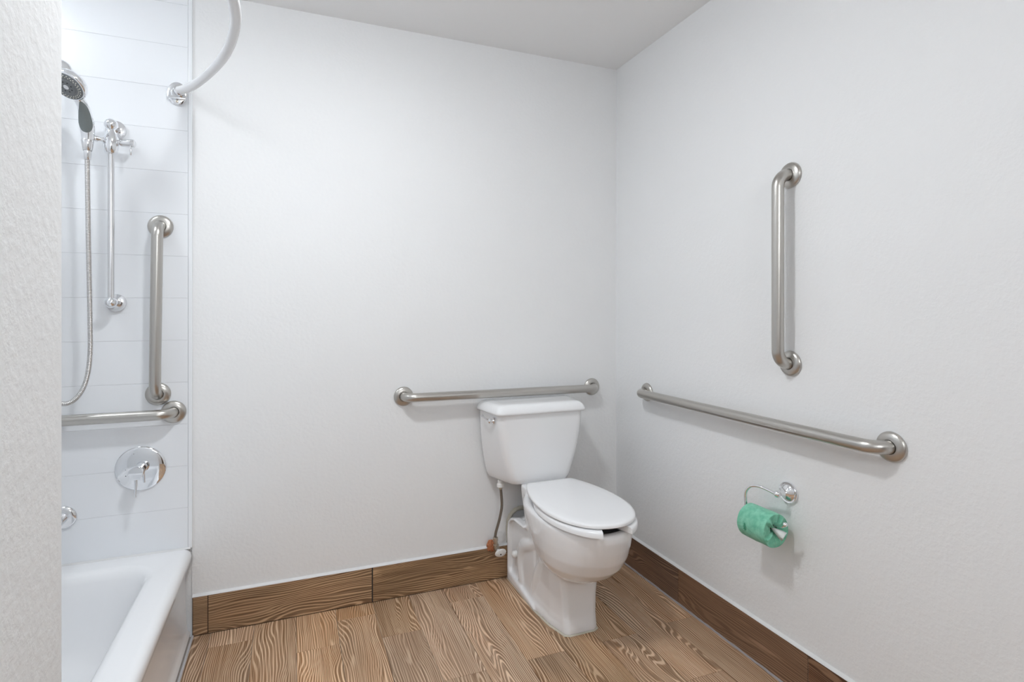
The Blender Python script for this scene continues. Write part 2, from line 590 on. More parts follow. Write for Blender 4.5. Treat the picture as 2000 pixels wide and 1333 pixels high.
YS = YB-0.006                                  # face of the surround
grab_bar('long brushed steel grab bar on the back wall directly above the toilet tank', (0.452, YB, 0.866), (1.383, YB, 0.861), (0, -1, 0))
grab_bar('longest brushed steel grab bar, running level along the right wall above the green paper roll', (XR, 2.145, 0.862), (XR, 1.025, 0.865), (-1, 0, 0))
grab_bar('upright brushed steel grab bar on the right wall, above the level bar', (XR, 1.355, 1.683), (XR, 1.355, 1.064), (-1, 0, 0))
grab_bar('upright brushed steel grab bar on the shower tiles beside the slide bar', (-0.452, YS, 1.551), (-0.460, YS, 0.928), (0, -1, 0))
grab_bar('level brushed steel grab bar on the shower tiles above the chrome valve', (-0.410, YS, 0.858), (-1.03, YS, 0.858), (0, -1, 0))

# ------------------------------------------------------------------ toilet
CX = 1.035
toi = thing('toilet', 'white two-piece toilet with closed lid and open-front seat beside the back corner', 'toilet', (CX, 2.1, 0))


def quad_ring(xl, xr, yb, yf, z, flx, frx, r, n=6):
    """back corners xl,xr at yb; front corners flx,frx at yf; rounded"""
    cs = [Vector((frx, yf)), Vector((xr, yb)), Vector((xl, yb)), Vector((flx, yf))]
    rad = [r, 0.02, 0.02, r]
    out = []
    for i, c in enumerate(cs):
        a, b = cs[i-1], cs[(i+1) % 4]
        da, db = (a-c).normalized(), (b-c).normalized()
        p0, p2 = c+da*rad[i], c+db*rad[i]
        for k_ in range(n+1):
            s = k_/n
            q = p0*(1-s)**2+c*2*s*(1-s)+p2*s*s
            out.append((q.x, q.y, z))
    return out


# tank
TC = 1.015
bm = bmesh.new()
rings = []
for i in range(15):
    s = i/14                                     # 0 bottom, 1 top
    z = 0.490+s*(0.792-0.490)
    q = 1-s
    fb = 0.226-0.034*q**2.2
    ff = 0.199-0.066*q**1.7
    yf = 2.190+0.010*q**2
    if i == 0:
        rings.append(quad_ring(TC-fb+0.02, TC+fb-0.02, 2.375, yf+0.02, z-0.006, TC-ff+0.012, TC+ff-0.012, 0.03))
        fb -= 0.004
        ff -= 0.003
        yf += 0.004
    rings.append(quad_ring(TC-fb, TC+fb, 2.392, yf, z, TC-ff, TC+ff, 0.032))
add_loft(bm, rings)
part('tank', bm, M['china'], toi, smooth=True, angle=60)
# tank lid
bm = bmesh.new()
rings = []
for z, g in ((0.7915, -0.004), (0.7925, 0.006), (0.797, 0.0095), (0.803, 0.009), (0.815, 0.003), (0.824, -0.004), (0.8295, -0.012), (0.8325, -0.024), (0.8335, -0.045)):
    rings.append(quad_ring(TC-0.230-g, TC+0.230+g, 2.398+min(g, 0)*0.4, 2.186-g, z, TC-0.203-g*0.9, TC+0.203+g*0.9, 0.026))
add_loft(bm, rings)
part('tank_lid', bm, M['china'], toi, smooth=True, angle=60)
# flush lever on the left side
lx = 0.803
lv = lathe([(0.014, 0), (0.014, 0.004), (0.009, 0.007), (0.009, 0.014), (0.012, 0.017), (0.010, 0.024), (0.003, 0.026)], (lx+0.004, 2.237, 0.765), (-1, 0.28, 0.0), 20)
add_tube(lv, spline([(lx-0.017, 2.240, 0.765), (lx-0.020, 2.262, 0.768), (lx-0.021, 2.290, 0.771), (lx-0.021, 2.318, 0.775)], 5), [0.0055]*6+[0.0045]*5+[0.004]*3+[0.006]*2, 10)
part('flush_lever', lv, M['chrome'], toi, smooth=True, angle=50, label='small chrome flush lever')


def egg(yf, yb, hw, z, wide=0.45, back=0.5, n=56, pf=2.0, cx=CX):
    """egg outline: widest at fraction `wide` from the back; `back` = relative half width where the back is squared"""
    out = []
    ym = yb-(yb-yf)*wide
    for i in range(n):
        a = 2*PI*i/n
        c, s = math.cos(a), math.sin(a)
        if s < 0:                                # towards the front
            e = 2.0/pf
            x = math.copysign(abs(c)**e, c)*hw
            y = ym-(ym-yf)*abs(s)**e
        else:
            e = 2.0/back
            x = math.copysign(abs(c)**e, c)*hw
            y = ym+(yb-ym)*abs(s)**e
        out.append((cx+x, y, z))
    return out


# bowl and pedestal: overlapping closed solids fused into one ceramic body
bm = bmesh.new()
R_ = []
for z, yf, yb, hw, wd, bk in ((0.200, 1.88, 2.04, 0.05, 0.5, 2.2), (0.216, 1.835, 2.06, 0.082, 0.5, 2.2), (0.236, 1.785, 2.08, 0.110, 0.5, 2.2), (0.262, 1.742, 2.09, 0.134, 0.5, 2.2), (0.295, 1.705, 2.11, 0.151, 0.5, 2.3),
                              (0.340, 1.675, 2.14, 0.163, 0.5, 2.3), (0.385, 1.657, 2.17, 0.169, 0.5, 2.4), (0.43, 1.645, 2.20, 0.172, 0.5, 2.6), (0.452, 1.645, 2.21, 0.172, 0.5, 2.6),
                              (0.459, 1.650, 2.205, 0.167, 0.5, 2.6), (0.461, 1.660, 2.20, 0.157, 0.5, 2.6),
                              (0.459, 1.676, 2.06, 0.130, 0.5, 2.2), (0.448, 1.686, 2.05, 0.123, 0.5, 2.2), (0.40, 1.705, 2.03, 0.115, 0.5, 2.2), (0.35, 1.75, 2.00, 0.09, 0.5, 2.2), (0.315, 1.83, 1.96, 0.05, 0.5, 2.2)):
    R_.append(egg(yf, yb, hw, z, wd, bk, pf=2.15))
add_loft(bm, R_)
# rear deck under the tank, narrowing towards the wall


def poly_loft(bm_, secs):
    add_loft(bm_, secs)


def plan(pts, z):
    return [(CX+x, y, z) for x, y in pts]


def sym(pts):
    return pts+[(-x, y) for x, y in reversed(pts)]


deck = lambda s, y0: sym([(0.03*s, y0-0.02), (0.10*s, y0), (0.118*s, 2.15), (0.118*s, 2.20), (0.085*s, 2.27), (0.045*s, 2.36)])
add_loft(bm, [plan(deck(0.55, 2.08), 0.20), plan(deck(0.78, 2.07), 0.30), plan(deck(0.92, 2.06), 0.40), plan(deck(0.99, 2.05), 0.46), plan(deck(1.0, 2.10), 0.484), plan(deck(0.97, 2.11), 0.488)])
# front column and side body of the pedestal


def ped(hwf, hwm, yf, yb, z, ch=0.018):
    return plan(sym([(hwf-ch, yf), (hwf, yf+ch*0.6), (0.5*(hwf+hwm)+0.006, 0.55*yf+0.45*2.10), (hwm, 2.10), (hwm, yb)]), z)


add_loft(bm, [ped(0.070, 0.106, 1.872, 2.385, 0.0012), ped(0.070, 0.104, 1.873, 2.385, 0.02), ped(0.070, 0.096, 1.876, 2.33, 0.034), ped(0.071, 0.090, 1.882, 2.33, 0.06),
              ped(0.074, 0.086, 1.885, 2.30, 0.13), ped(0.080, 0.086, 1.885, 2.28, 0.19), ped(0.086, 0.088, 1.885, 2.22, 0.25), ped(0.09, 0.09, 1.89, 2.2, 0.31)])
# rear flange of the pedestal, flat sided with a rounded top
sec = [(2.385, 0.002), (2.385, 0.235), (2.372, 0.27), (2.345, 0.293), (2.30, 0.304), (2.20, 0.306), (2.12, 0.306), (2.12, 0.002)]
add_loft(bm, [[(CX+x, y, z) for y, z in sec] for x in (-0.092, 0.092)])
# raised border of the flange
for sgn in (-1, 1):
    X0, X1 = CX+sgn*0.08, CX+sgn*0.112
    s2 = [(2.387, 0.002), (2.387, 0.235), (2.374, 0.272), (2.345, 0.296), (2.30, 0.308), (2.19, 0.310), (2.19, 0.298), (2.30, 0.295), (2.338, 0.284), (2.362, 0.262), (2.368, 0.23), (2.370, 0.06), (2.355, 0.045), (2.10, 0.02), (2.08, 0.002)]
    add_loft(bm, [[(x, y, z) for y, z in s2] for x in (X0, X1)])
    # trapway relief: an arch that rises, drops and runs forward
    pts = spline([(CX+sgn*0.052, 2.06, 0.30), (CX+sgn*0.060, 2.15, 0.245), (CX+sgn*0.064, 2.235, 0.205), (CX+sgn*0.064, 2.27, 0.14), (CX+sgn*0.062, 2.255, 0.06), (CX+sgn*0.06, 2.25, 0.02)], 6)
    add_tube(bm, pts, [0.04+0.0001*i for i in range(len(pts))], 14)
    pts = spline([(CX+sgn*0.058, 2.06, 0.22), (CX+sgn*0.062, 2.10, 0.15), (CX+sgn*0.060, 2.13, 0.08), (CX+sgn*0.060, 2.14, 0.03)], 6)
    add_tube(bm, pts, 0.036, 14)
body = part('bowl', bm, M['china'], toi, smooth=True)
md = body.modifiers.new('remesh', 'REMESH')
md.mode = 'VOXEL'
md.voxel_size = 0.0045
md.use_smooth_shade = True
ms = body.modifiers.new('smooth', 'SMOOTH')
ms.factor = 0.5
ms.iterations = 7
# bolt caps
for sgn in (-1, 1):
    part('bolt_cap', lathe([(0.016, -0.008), (0.016, 0.010), (0.014, 0.016), (0.007, 0.020), (0.0, 0.021)], (CX+sgn*0.094, 2.315, 0.140), (sgn, 0, 0), 20), M['whiteplastic'], toi, smooth=True, label='round white bolt cap')
# caulk between the foot and the floor
bm = bmesh.new()
foot = sym([(0.052, 1.870), (0.0725, 1.882), (0.096, 1.97), (0.1085, 2.10), (0.1085, 2.388)])
add_loft(bm, [plan([(x*1.02, y-0.0015 if y < 2.3 else y) for x, y in foot], 0.0004), plan([(x*1.0, y) for x, y in foot], 0.004)])
part('floor_caulk', bm, M['oldcaulk'], toi)

# seat: U shaped, open at the front
bm = bmesh.new()
n = 60
yf, yb, hw = 1.613, 2.135, 0.169
SX = CX+0.002


def seat_pt(a, sc, z):
    # a from -150..+150 degrees measured from the back (+y)
    s, c = math.sin(a), math.cos(a)
    yc = yf+(yb-yf)*0.50
    ow, of, ob = hw*sc[0], (yc-yf)*sc[1], (yb-yc)*sc[2]
    e = 2.0/2.08
    x = math.copysign(abs(s)**e, s)*ow
    y = yc+(ob if c > 0 else of)*math.copysign(abs(c)**e, c)
    return Vector((SX+x, y, z))


secs = []
A = math.radians(161)
prof = [(0.0, 0.4645), (0.0, 0.478), (0.005, 0.485), (0.03, 0.4875), (0.055, 0.485), (0.062, 0.478), (0.062, 0.4645)]
for i in range(n+1):
    a = -A+2*A*i/n
    o_ = seat_pt(a, (1, 1, 1), 0)
    i_ = seat_pt(a, (0.60, 0.73, 0.70), 0)
    ring = []
    for t_, z in prof:
        f = t_/0.062
        p = o_*(1-f)+i_*f
        ring.append((p.x, p.y, z))
    secs.append(ring)
add_loft(bm, secs)
part('seat', bm, M['seat'], toi, smooth=True, angle=50)
# lid
bm = bmesh.new()


def lid_ring(g, z):
    out = []
    yfl, ybl, hwl = 1.634+g, 2.170-g*0.5, 0.170-g
    yc = yfl+(ybl-yfl)*0.47
    for i in range(72):
        a = 2*PI*i/72
        s, c = math.sin(a), math.cos(a)
        if c < 0:
            x, y = math.copysign(abs(s)**0.93, s)*hwl, yc-(yc-yfl)*abs(c)**0.93
        else:
            # sides converge gently to a squared back edge
            q = abs(s)
            yy = (ybl-yc)*min(1.0, (abs(c)*1.30))**0.98
            kx = hwl*(1-0.37*(yy/(ybl-yc))**2.1)
            lim = 1.0 if abs(c)*1.30 < 1 else max(0.0, q/math.sqrt(1-(1/1.30)**2))
            x, y = math.copysign(kx*lim, s), yc+yy
        out.append((SX+x, y, z))
    return out


add_loft(bm, [lid_ring(0.012, 0.489), lid_ring(0.003, 0.4895), lid_ring(0.0, 0.492), lid_ring(0.0, 0.498), lid_ring(0.003, 0.5025), lid_ring(0.012, 0.5045), lid_ring(0.04, 0.5055), lid_ring(0.09, 0.506)])
part('seat_lid', bm, M['seat'], toi, smooth=True, angle=50)
for sgn in (-1, 1):
    part('hinge', box(SX+sgn*0.075-0.02, SX+sgn*0.075+0.02, 2.136, 2.168, 0.489, 0.4965, 0.004, 2) if False else box(SX+sgn*0.075-0.02, SX+sgn*0.075+0.02, 2.145, 2.176, 0.462, 0.489, 0.004, 2), M['seat'], toi, smooth=True, angle=40)
# aged caulk where the flange meets the wall
cb = tube(spline([(CX-0.095, YB-0.006, 0.16), (CX-0.098, YB-0.006, 0.23), (CX-0.090, YB-0.006, 0.275), (CX-0.06, YB-0.006, 0.306), (CX-0.01, YB-0.006, 0.312)], 6), 0.010, 8)
for v in cb.verts:
    v.co += Vector((rr.uniform(-1, 1), rr.uniform(-1, 1), rr.uniform(-1, 1)))*0.0015
part('wall_caulk', cb, M['oldcaulk'], toi, smooth=True, label='beige aged caulk behind the pedestal')

# ------------------------------------------------------------------ water stop valve and supply hose
sv = thing('stop_valve', 'small nickel water stop valve with white oval handle beside the toilet pedestal', 'valve', (0.862, YB, 0.165))
bm = lathe([(0.008, 0.0), (0.008, 0.065), (0.011, 0.066), (0.011, 0.072)], (0.862, YB-0.0005, 0.165), (0, -1, 0), 18)
add_lathe(bm, [(0.0125, -0.006), (0.0125, 0.014), (0.0095, 0.016), (0.0095, 0.03), (0.012, 0.031), (0.012, 0.045), (0.008, 0.048)], (0.862, YB-0.052, 0.165), (-0.10, 0.05, 1), 18)
part('valve_body', bm, M['valve'], sv, smooth=True, angle=40)
bm = bmesh.new()
bmesh.ops.create_icosphere(bm, subdivisions=3, radius=1)
for v in bm.verts:
    k_ = 1+rr.uniform(-0.16, 0.16)
    v.co = Vector((v.co.x*0.022*k_, v.co.y*0.016*k_, v.co.z*0.026*k_))+Vector((0.850, YB-0.020, 0.163))
part('pipe_insulation', bm, M['rust'], sv, label='ragged rust-orange foam around the pipe')
bm = lathe([(0.006, 0), (0.006, 0.022)], (0.862, YB-0.066, 0.162), (0, -1, -0.1), 14)
add_lathe(bm, [(0.010, 0.0), (0.021, 0.002), (0.024, 0.007), (0.021, 0.013), (0.010, 0.016), (0.0, 0.0165)], (0.864, YB-0.082, 0.158), (0.10, -1, -0.15), 28)
for v in bm.verts:
    if v.co.y < YB-0.075:
        v.co.x = 0.868+(v.co.x-0.864)*1.15
        v.co.z = 0.154+(v.co.z-0.156)*0.78
part('valve_handle', bm, M['whiteplastic'], sv, smooth=True, angle=50, label='white oval valve handle')
part('screw', lathe([(0.003, 0), (0.003, 0.003)], (0.866, YB-0.0975, 0.152), (0.1, -1, -0.15), 10), M['dark'], sv)

sh = thing('supply_hose', 'grey braided supply hose hanging from the toilet tank down to the stop valve', 'hose', (0.862, 2.35, 0.21))
hp = spline([(0.857, YB-0.050, 0.214), (0.860, YB-0.055, 0.24), (0.872, YB-0.068, 0.30), (0.878, YB-0.080, 0.36), (0.872, YB-0.088, 0.42), (0.868, YB-0.090, 0.452)], 8)
part('hose', tube(hp, 0.0062, 12), M['braid'], sh, smooth=True, angle=60)
part('coupling_nut', lathe([(0.014, 0.0), (0.016, 0.002), (0.016, 0.014), (0.013, 0.018), (0.013, 0.030), (0.010, 0.033)], (0.868, YB-0.090, 0.4495), (0, 0, 1), 12), M['whiteplastic'], sh, label='white plastic coupling nut')
part('ferrule', lathe([(0.0078, 0.0), (0.0078, 0.016)], (0.869, YB-0.090, 0.440), (-0.05, 0, 1), 14), M['valve'], sh, smooth=True, angle=40)

# ------------------------------------------------------------------ paper holder and roll
HZ = 0.638
ph = thing('paper_holder', 'chrome hook-shaped toilet paper holder on the right wall', 'holder', (XR, 1.362, HZ))
part('rosette', lathe([(0.034, 0.0), (0.0355, 0.002), (0.0355, 0.006), (0.033, 0.009), (0.028, 0.0085), (0.025, 0.012), (0.018, 0.017), (0.011, 0.021), (0.008, 0.028), (0.007, 0.045)], (XR-0.0005, 1.362, HZ), (-1, 0, 0), 40), M['chrome'], ph, smooth=True, angle=50)
bm = sphere((XR-0.052, 1.362, HZ), 0.0115)
part('ball_joint', bm, M['chrome'], ph, smooth=True)
hx, hy = XR-0.058, 1.362
AX = 0.546                                      # height of the roll's bar
pts = [Vector((hx+0.002, hy+0.004, HZ)), Vector((hx-0.004, hy+0.03, HZ+0.006)), Vector((hx-0.012, hy+0.060, HZ+0.010)), Vector((hx-0.018, hy+0.088, HZ+0.003)),
       Vector((hx-0.020, hy+0.107, HZ-0.018)), Vector((hx-0.020, hy+0.110, HZ-0.045)), Vector((hx-0.020, hy+0.106, HZ-0.072)), Vector((hx-0.020, hy+0.092, AX+0.004)), Vector((hx-0.020, hy+0.07, AX)),
       Vector((hx-0.020, hy+0.02, AX)), Vector((hx-0.020, hy-0.036, AX+0.004)), Vector((hx-0.020, hy-0.050, AX+0.012))]
part('hook_arm', tube(spline(pts, 8), 0.0050, 14), M['chrome'], ph, smooth=True, angle=60)
part('end_knob', sphere((hx-0.020, hy-0.053, AX+0.015), 0.0075, n=16), M['chrome'], ph, smooth=True)

RX, RZ = XR-0.078, 0.528
M['green'] = mat('green_tissue', (0.115, 0.47, 0.285), 0.75)
g = M['green']
gb = g.node_tree.nodes['Principled BSDF']
gb.inputs['Sheen Weight'].default_value = 0.2
tc = N(g, 'ShaderNodeTexCoord')
nz = N(g, 'ShaderNodeTexNoise')
nz.inputs['Scale'].default_value = 55
nz.inputs['Detail'].default_value = 4
L(g, tc.outputs['Object'], nz.inputs[0])
cr = N(g, 'ShaderNodeValToRGB')
cr.color_ramp.elements[0].position = 0.3
cr.color_ramp.elements[0].color = (0.13, 0.46, 0.30, 1)
cr.color_ramp.elements[1].position = 0.72
cr.color_ramp.elements[1].color = (0.27, 0.66, 0.48, 1)
L(g, nz.outputs['Fac'], cr.inputs[0])
L(g, cr.outputs[0], gb.inputs['Base Color'])
bp = N(g, 'ShaderNodeBump')
bp.inputs['Strength'].default_value = 0.5
bp.inputs['Distance'].default_value = 0.003
nz2 = N(g, 'ShaderNodeTexNoise')
nz2.inputs['Scale'].default_value = 90
nz2.inputs['Detail'].default_value = 3
L(g, tc.outputs['Object'], nz2.inputs[0])
L(g, nz2.outputs['Fac'], bp.inputs['Height'])
L(g, bp.outputs[0], gb.inputs['Normal'])

tp = thing('paper_roll', 'toilet paper roll in green tissue wrapper hanging on the chrome holder', 'paper roll', (RX, 1.41, RZ))
bm = bmesh.new()
prof = [(0.009, 0.030), (0.012, 0.014), (0.020, 0.005), (0.034, 0.001), (0.046, 0.0), (0.0525, 0.001), (0.0538, 0.004), (0.0542, 0.03), (0.0545, 0.06), (0.0542, 0.09), (0.0538, 0.112), (0.0515, 0.115), (0.046, 0.116), (0.034, 0.115), (0.020, 0.110), (0.012, 0.102), (0.009, 0.088)]
rings = []
n = 72
Y0 = 1.343
rr2 = random.Random(11)
ph_ = [rr2.uniform(0, 6.28) for _ in range(6)]
for (r_, h_) in prof:
    ring = []
    for i in range(n):
        a = 2*PI*i/n
        fold = math.sin(a*9+ph_[0])*0.5+math.sin(a*14+ph_[1])*0.35+math.sin(a*5+ph_[2])*0.4
        end = 1.0 if (h_ < 0.02 or h_ > 0.10) else 0.0
        kk = 1+0.010*math.sin(a*3+h_*60+ph_[3])+0.007*math.sin(a*7-h_*110+ph_[4])
        if r_ < 0.05 and end:
            hh = h_+0.0060*fold*(1 if h_ < 0.05 else -1)*min(1, (0.052-r_)/0.01)
        else:
            hh = h_
        sag = 1.03 if math.sin(a) < 0 else 1.0
        ring.append((RX+r_*kk*math.cos(a), Y0+hh, RZ+r_*kk*sag*math.sin(a)))
    rings.append(ring)
add_loft(bm, rings, False, False)
wrap = part('wrapper', bm, M['green'], tp, smooth=True, angle=32)
# the core tube inside and the pale twisted tail of tissue at the near end
part('core', tube([(RX, Y0+0.010, RZ), (RX, Y0+0.095, RZ)], 0.0135, 20, False), M['dark'], tp)
bm = bmesh.new()
secs = []
for i in range(9):
    s = i/8
    c = Vector((RX+0.010*s, Y0+0.018-0.040*s, RZ+0.004-0.016*s))
    ww, hh = 0.004+0.011*s, 0.003+0.003*s
    W, T = Vector((0.28, -0.34, 0.88)), Vector((0.77, 0.64, 0.0))
    ring = []
    for k_ in range(14):
        a = 2*PI*k_/14
        cren = 1+0.40*math.sin(a*4+s*3)*s
        ring.append(c+W*math.cos(a)*ww*cren+T*math.sin(a)*hh*cren)
    secs.append(ring)
add_loft(bm, secs)
part('tissue_tail', bm, mat('pale_tissue', (0.82, 0.84, 0.83), 0.6), tp, smooth=True, label='pale crumpled tissue tail')
# small printed emblem on the wrapper: a plain tree shape pressed on the curved side
M['print'] = mat('dark_green_print', (0.06, 0.34, 0.20), 0.7)
bm = bmesh.new()


def on_roll(s, h, lift=0.0009):
    # s = arc distance round the roll from its camera side, h = along the roll
    a = PI+0.10+s/0.0545
    return (RX+(0.0548+lift)*math.cos(a), Y0+h, RZ+(0.0548+lift)*math.sin(a)*(1.03 if math.sin(a) < 0 else 1.0))


tri = [[(-0.013, 0.078), (-0.006, 0.073), (-0.006, 0.083)], [(-0.007, 0.078), (0.001, 0.071), (0.001, 0.085)], [(0.0, 0.078), (0.009, 0.070), (0.009, 0.086)], [(0.009, 0.076), (0.013, 0.076), (0.013, 0.080), (0.009, 0.080)]]
for t_ in tri:
    bm.faces.new([bm.verts.new(on_roll(s, h)) for s, h in t_])
sub('emblem', bm, M['print'], wrap, tp)

# ------------------------------------------------------------------ shower valve
vx, vz = -0.515, 0.657
va = thing('shower_valve', 'round chrome shower valve with single lever on the surround above the tub', 'valve', (vx, YS, vz))
esc = part('escutcheon', lathe([(0.080, 0.0), (0.0815, 0.002), (0.081, 0.004), (0.074, 0.0068), (0.055, 0.0095), (0.03, 0.011), (0.0, 0.0115)], (vx, YS-0.0003, vz), (0, -1, 0), 64), M['chrome'], va, smooth=True)
part('hub', lathe([(0.020, 0.008), (0.020, 0.040), (0.0185, 0.041), (0.0185, 0.044), (0.0225, 0.045), (0.0235, 0.049), (0.0235, 0.078), (0.022, 0.081), (0.012, 0.082), (0.0, 0.082)], (vx, YS, vz), (0, -1, 0), 40), M['chrome'], va, smooth=True, angle=35)
lev = part('lever', tube([(vx, YS-0.070, vz-0.018), (vx, YS-0.071, vz-0.04), (vx, YS-0.076, vz-0.07), (vx, YS-0.080, vz-0.083)], [0.0050, 0.0050, 0.0044, 0.0040], 14), M['chrome'], va, smooth=True, angle=50)
# small engraved marks on the plate
M['engraving'] = mat('engraving', (0.12, 0.12, 0.13), 0.5)
for dx, dz, r_ in ((-0.044, 0.000, 0.0024), (-0.045, -0.022, 0.0018)):
    sub('engraved_dot', lathe([(r_, 0.0), (r_, 0.0006)], (vx+dx, YS-0.0098, vz+dz), (0, -1, 0), 12), M['engraving'], esc, va)
sub('engraved_mark', box(vx-0.022, vx-0.010, YS-0.0092, YS-0.0080, vz+0.054, vz+0.0565), M['engraving'], esc, va)

sp = thing('tub_spout', 'chrome tub spout low on the surround above the tub rim', 'spout', (-0.752, YS, 0.506))
part('spout_flange', lathe([(0.040, 0.0), (0.041, 0.002), (0.040, 0.006), (0.033, 0.010), (0.026, 0.012)], (-0.748, YS-0.0003, 0.507), (0, -1, 0), 40), M['chrome2'], sp, smooth=True, angle=50)
spp = spline([(-0.752, YS-0.010, 0.506), (-0.752, YS-0.06, 0.506), (-0.752, YS-0.115, 0.500), (-0.752, YS-0.140, 0.482)], 6)
part('spout_body', tube(spp, [0.020]*12+[0.019]*7, 24), M['chrome'], sp, smooth=True, angle=60)

# ------------------------------------------------------------------ slide bar with hand shower
OFF = 0.068
bx, by = -0.590, YS-OFF
sb = thing('slide_bar', 'chrome shower slide bar with adjustable holder on the surround', 'slide bar', (bx, YS, 1.27))
part('rail', tube([(bx, by, 1.262), (bx, by, 1.60), (bx, by, 1.900)], 0.0105, 20), M['chrome2'], sb, smooth=True, angle=50)
for z in (1.266, 1.893):
    big = z > 1.5
    part('wall_mount', lathe([(0.031, 0.0), (0.032, 0.002), (0.032, 0.010), (0.031, 0.012), (0.016, 0.013), (0.0125, 0.016), (0.0125, OFF-0.012)], (bx, YS-0.0003, z), (0, -1, 0), 32), M['chrome2'], sb, smooth=True, angle=40)
    part('end_cap', sphere((bx, by, z), 0.0215 if big else 0.020, 1, 1, 1.0 if big else 0.92), M['chrome'], sb, smooth=True)
# slider block: egg body, cross arm with tightening knob, cone for the hand shower
sz = 1.835
part('slider_body', lathe([(0.014, -0.046), (0.019, -0.042), (0.0235, -0.025), (0.0245, -0.005), (0.022, 0.014), (0.016, 0.028), (0.012, 0.036), (0.012, 0.044)], (bx, by, sz), (0, 0, 1), 32), M['chrome'], sb, smooth=True, angle=50)
part('knob', lathe([(0.009, 0.020), (0.009, 0.026), (0.0125, 0.030), (0.0145, 0.058), (0.0150, 0.062), (0.0140, 0.070), (0.010, 0.073)], (bx, by, sz-0.004), (1, -0.05, 0.03), 24), M['chrome2'], sb, smooth=True, angle=40)
part('pin', tube([(bx+0.062, by-0.012, sz-0.006), (bx+0.062, by-0.014, sz-0.03), (bx+0.062, by-0.014, sz-0.047)], [0.0022, 0.0026, 0.0034], 10), M['chrome'], sb, smooth=True)
part('holder_arm', lathe([(0.011, 0.020), (0.0075, 0.028), (0.0075, 0.036), (0.0105, 0.038), (0.0105, 0.048), (0.0085, 0.052), (0.0085, 0.07)], (bx, by, sz), (-1, -0.45, 0.0), 24), M['chrome2'], sb, smooth=True, angle=40)

# hand shower standing in the holder
hxp, hyp, hzp = -0.648, 2.300, 1.815
hs = thing('hand_shower', 'chrome hand shower with grey grip and round grey spray face on the slide bar', 'shower head', (hxp, hyp, hzp))
axis_pts = [Vector((hxp+0.000, 2.300, hzp-0.028)), Vector((hxp+0.000, 2.300, hzp+0.0)), Vector((hxp+0.001, 2.298, hzp+0.030)), Vector((hxp+0.000, 2.288, hzp+0.064)),
            Vector((hxp-0.001, 2.268, hzp+0.104)), Vector((hxp-0.011, 2.250, hzp+0.130)), Vector((hxp-0.024, 2.228, hzp+0.150))]
ap = spline(axis_pts, 6)
rad = []
for i in range(len(ap)):
    s = i/(len(ap)-1)
    if s < 0.17:
        r_ = 0.0135+0.003*(s/0.17)
    elif s < 0.5:
        r_ = 0.0165+0.0055*math.sin((s-0.17)/0.33*PI/2)
    else:
        r_ = 0.022-0.0065*math.sin(min(1, (s-0.5)/0.4)*PI/2)
    rad.append(r_)
part('handle', tube(ap, rad, 24), M['chrome'], hs, smooth=True, angle=60)
# head
fn = Vector((-0.30, -0.58, -0.76)).normalized()
hc = Vector((hxp-0.022, 2.205, hzp+0.158))
part('head_shell', lathe([(0.046, 0.012), (0.050, 0.010), (0.0525, 0.004), (0.052, -0.004), (0.046, -0.016), (0.034, -0.027), (0.018, -0.034), (0.0, -0.036)], hc, fn, 48), M['chrome'], hs, smooth=True, angle=50)
face = part('spray_face', lathe([(0.0458, 0.0105), (0.0458, 0.0128), (0.043, 0.0142), (0.026, 0.0148), (0.0245, 0.0165), (0.010, 0.0172), (0.0, 0.0172)], hc, fn, 48), M['facegrey'], hs, smooth=True, angle=30, label='grey spray face with pale nozzles')
dd, aa, ab = frame(fn)
bm = bmesh.new()
for cnt, r_, q in ((26, 0.0395, 0.0017), (26, 0.034, 0.0015)):
    for i in range(cnt):
        a = 2*PI*(i+(0.5 if r_ < 0.036 else 0))/cnt
        c = hc+dd*0.0140+aa*r_*math.cos(a)+ab*r_*math.sin(a)
        add_lathe(bm, [(q, 0.0), (q, 0.0018)], c, dd, 8)
sub('nozzle_ring', bm, M['nozzle'], face, hs)['kind'] = 'stuff'
bm = bmesh.new()
for i in range(8):
    a = 2*PI*i/8
    c = hc+dd*0.0164+aa*0.0165*math.cos(a)+ab*0.0165*math.sin(a)
    add_lathe(bm, [(0.0022, 0.0), (0.0022, 0.0012)], c, dd, 8)
sub('inner_holes', bm, M['dark'], face, hs)['kind'] = 'stuff'
add_b = lathe([(0.008, 0.0), (0.008, 0.0012), (0.0, 0.0013)], hc+dd*0.0172, dd, 16)
sub('centre_button', add_b, M['chrome2'], face, hs)
# grey grip pad, a leaf-shaped shell laid on the front of the handle
bm = bmesh.new()
gp = spline(axis_pts, 12)
i0, i1 = 24, 58
vd = Vector((0.10, -1.0, -0.1)).normalized()
secs = []
for i in range(i0, i1+1):
    s = (i-i0)/(i1-i0)
    c = gp[i]
    tdir = (gp[i+1]-gp[i-1]).normalized()
    out = (vd-tdir*vd.dot(tdir)).normalized()
    side = tdir.cross(out).normalized()
    si = i/(len(gp)-1)
    if si < 0.17:
        r_ = 0.0135+0.003*(si/0.17)
    elif si < 0.5:
        r_ = 0.0165+0.0055*math.sin((si-0.17)/0.33*PI/2)
    else:
        r_ = 0.022-0.0065*math.sin(min(1, (si-0.5)/0.4)*PI/2)
    half = 1.0*math.sin(PI*s**0.75)**0.6 if 0 < s < 1 else 0.02
    sec_ = []
    for k_ in range(9):
        f = -1+2*k_/8
        th = f*half
        sec_.append(c+(r_+0.0012)*(math.cos(th)*out+math.sin(th)*side))
    for k_ in range(8, -1, -1):
        f = -1+2*k_/8
        th = f*half
        sec_.append(c+(r_-0.003)*(math.cos(th)*out+math.sin(th)*side))
    secs.append(sec_)
add_loft(bm, secs)
part('grip', bm, M['greyrubber'], hs, smooth=True, angle=60, label='dark grey leaf-shaped rubber grip')
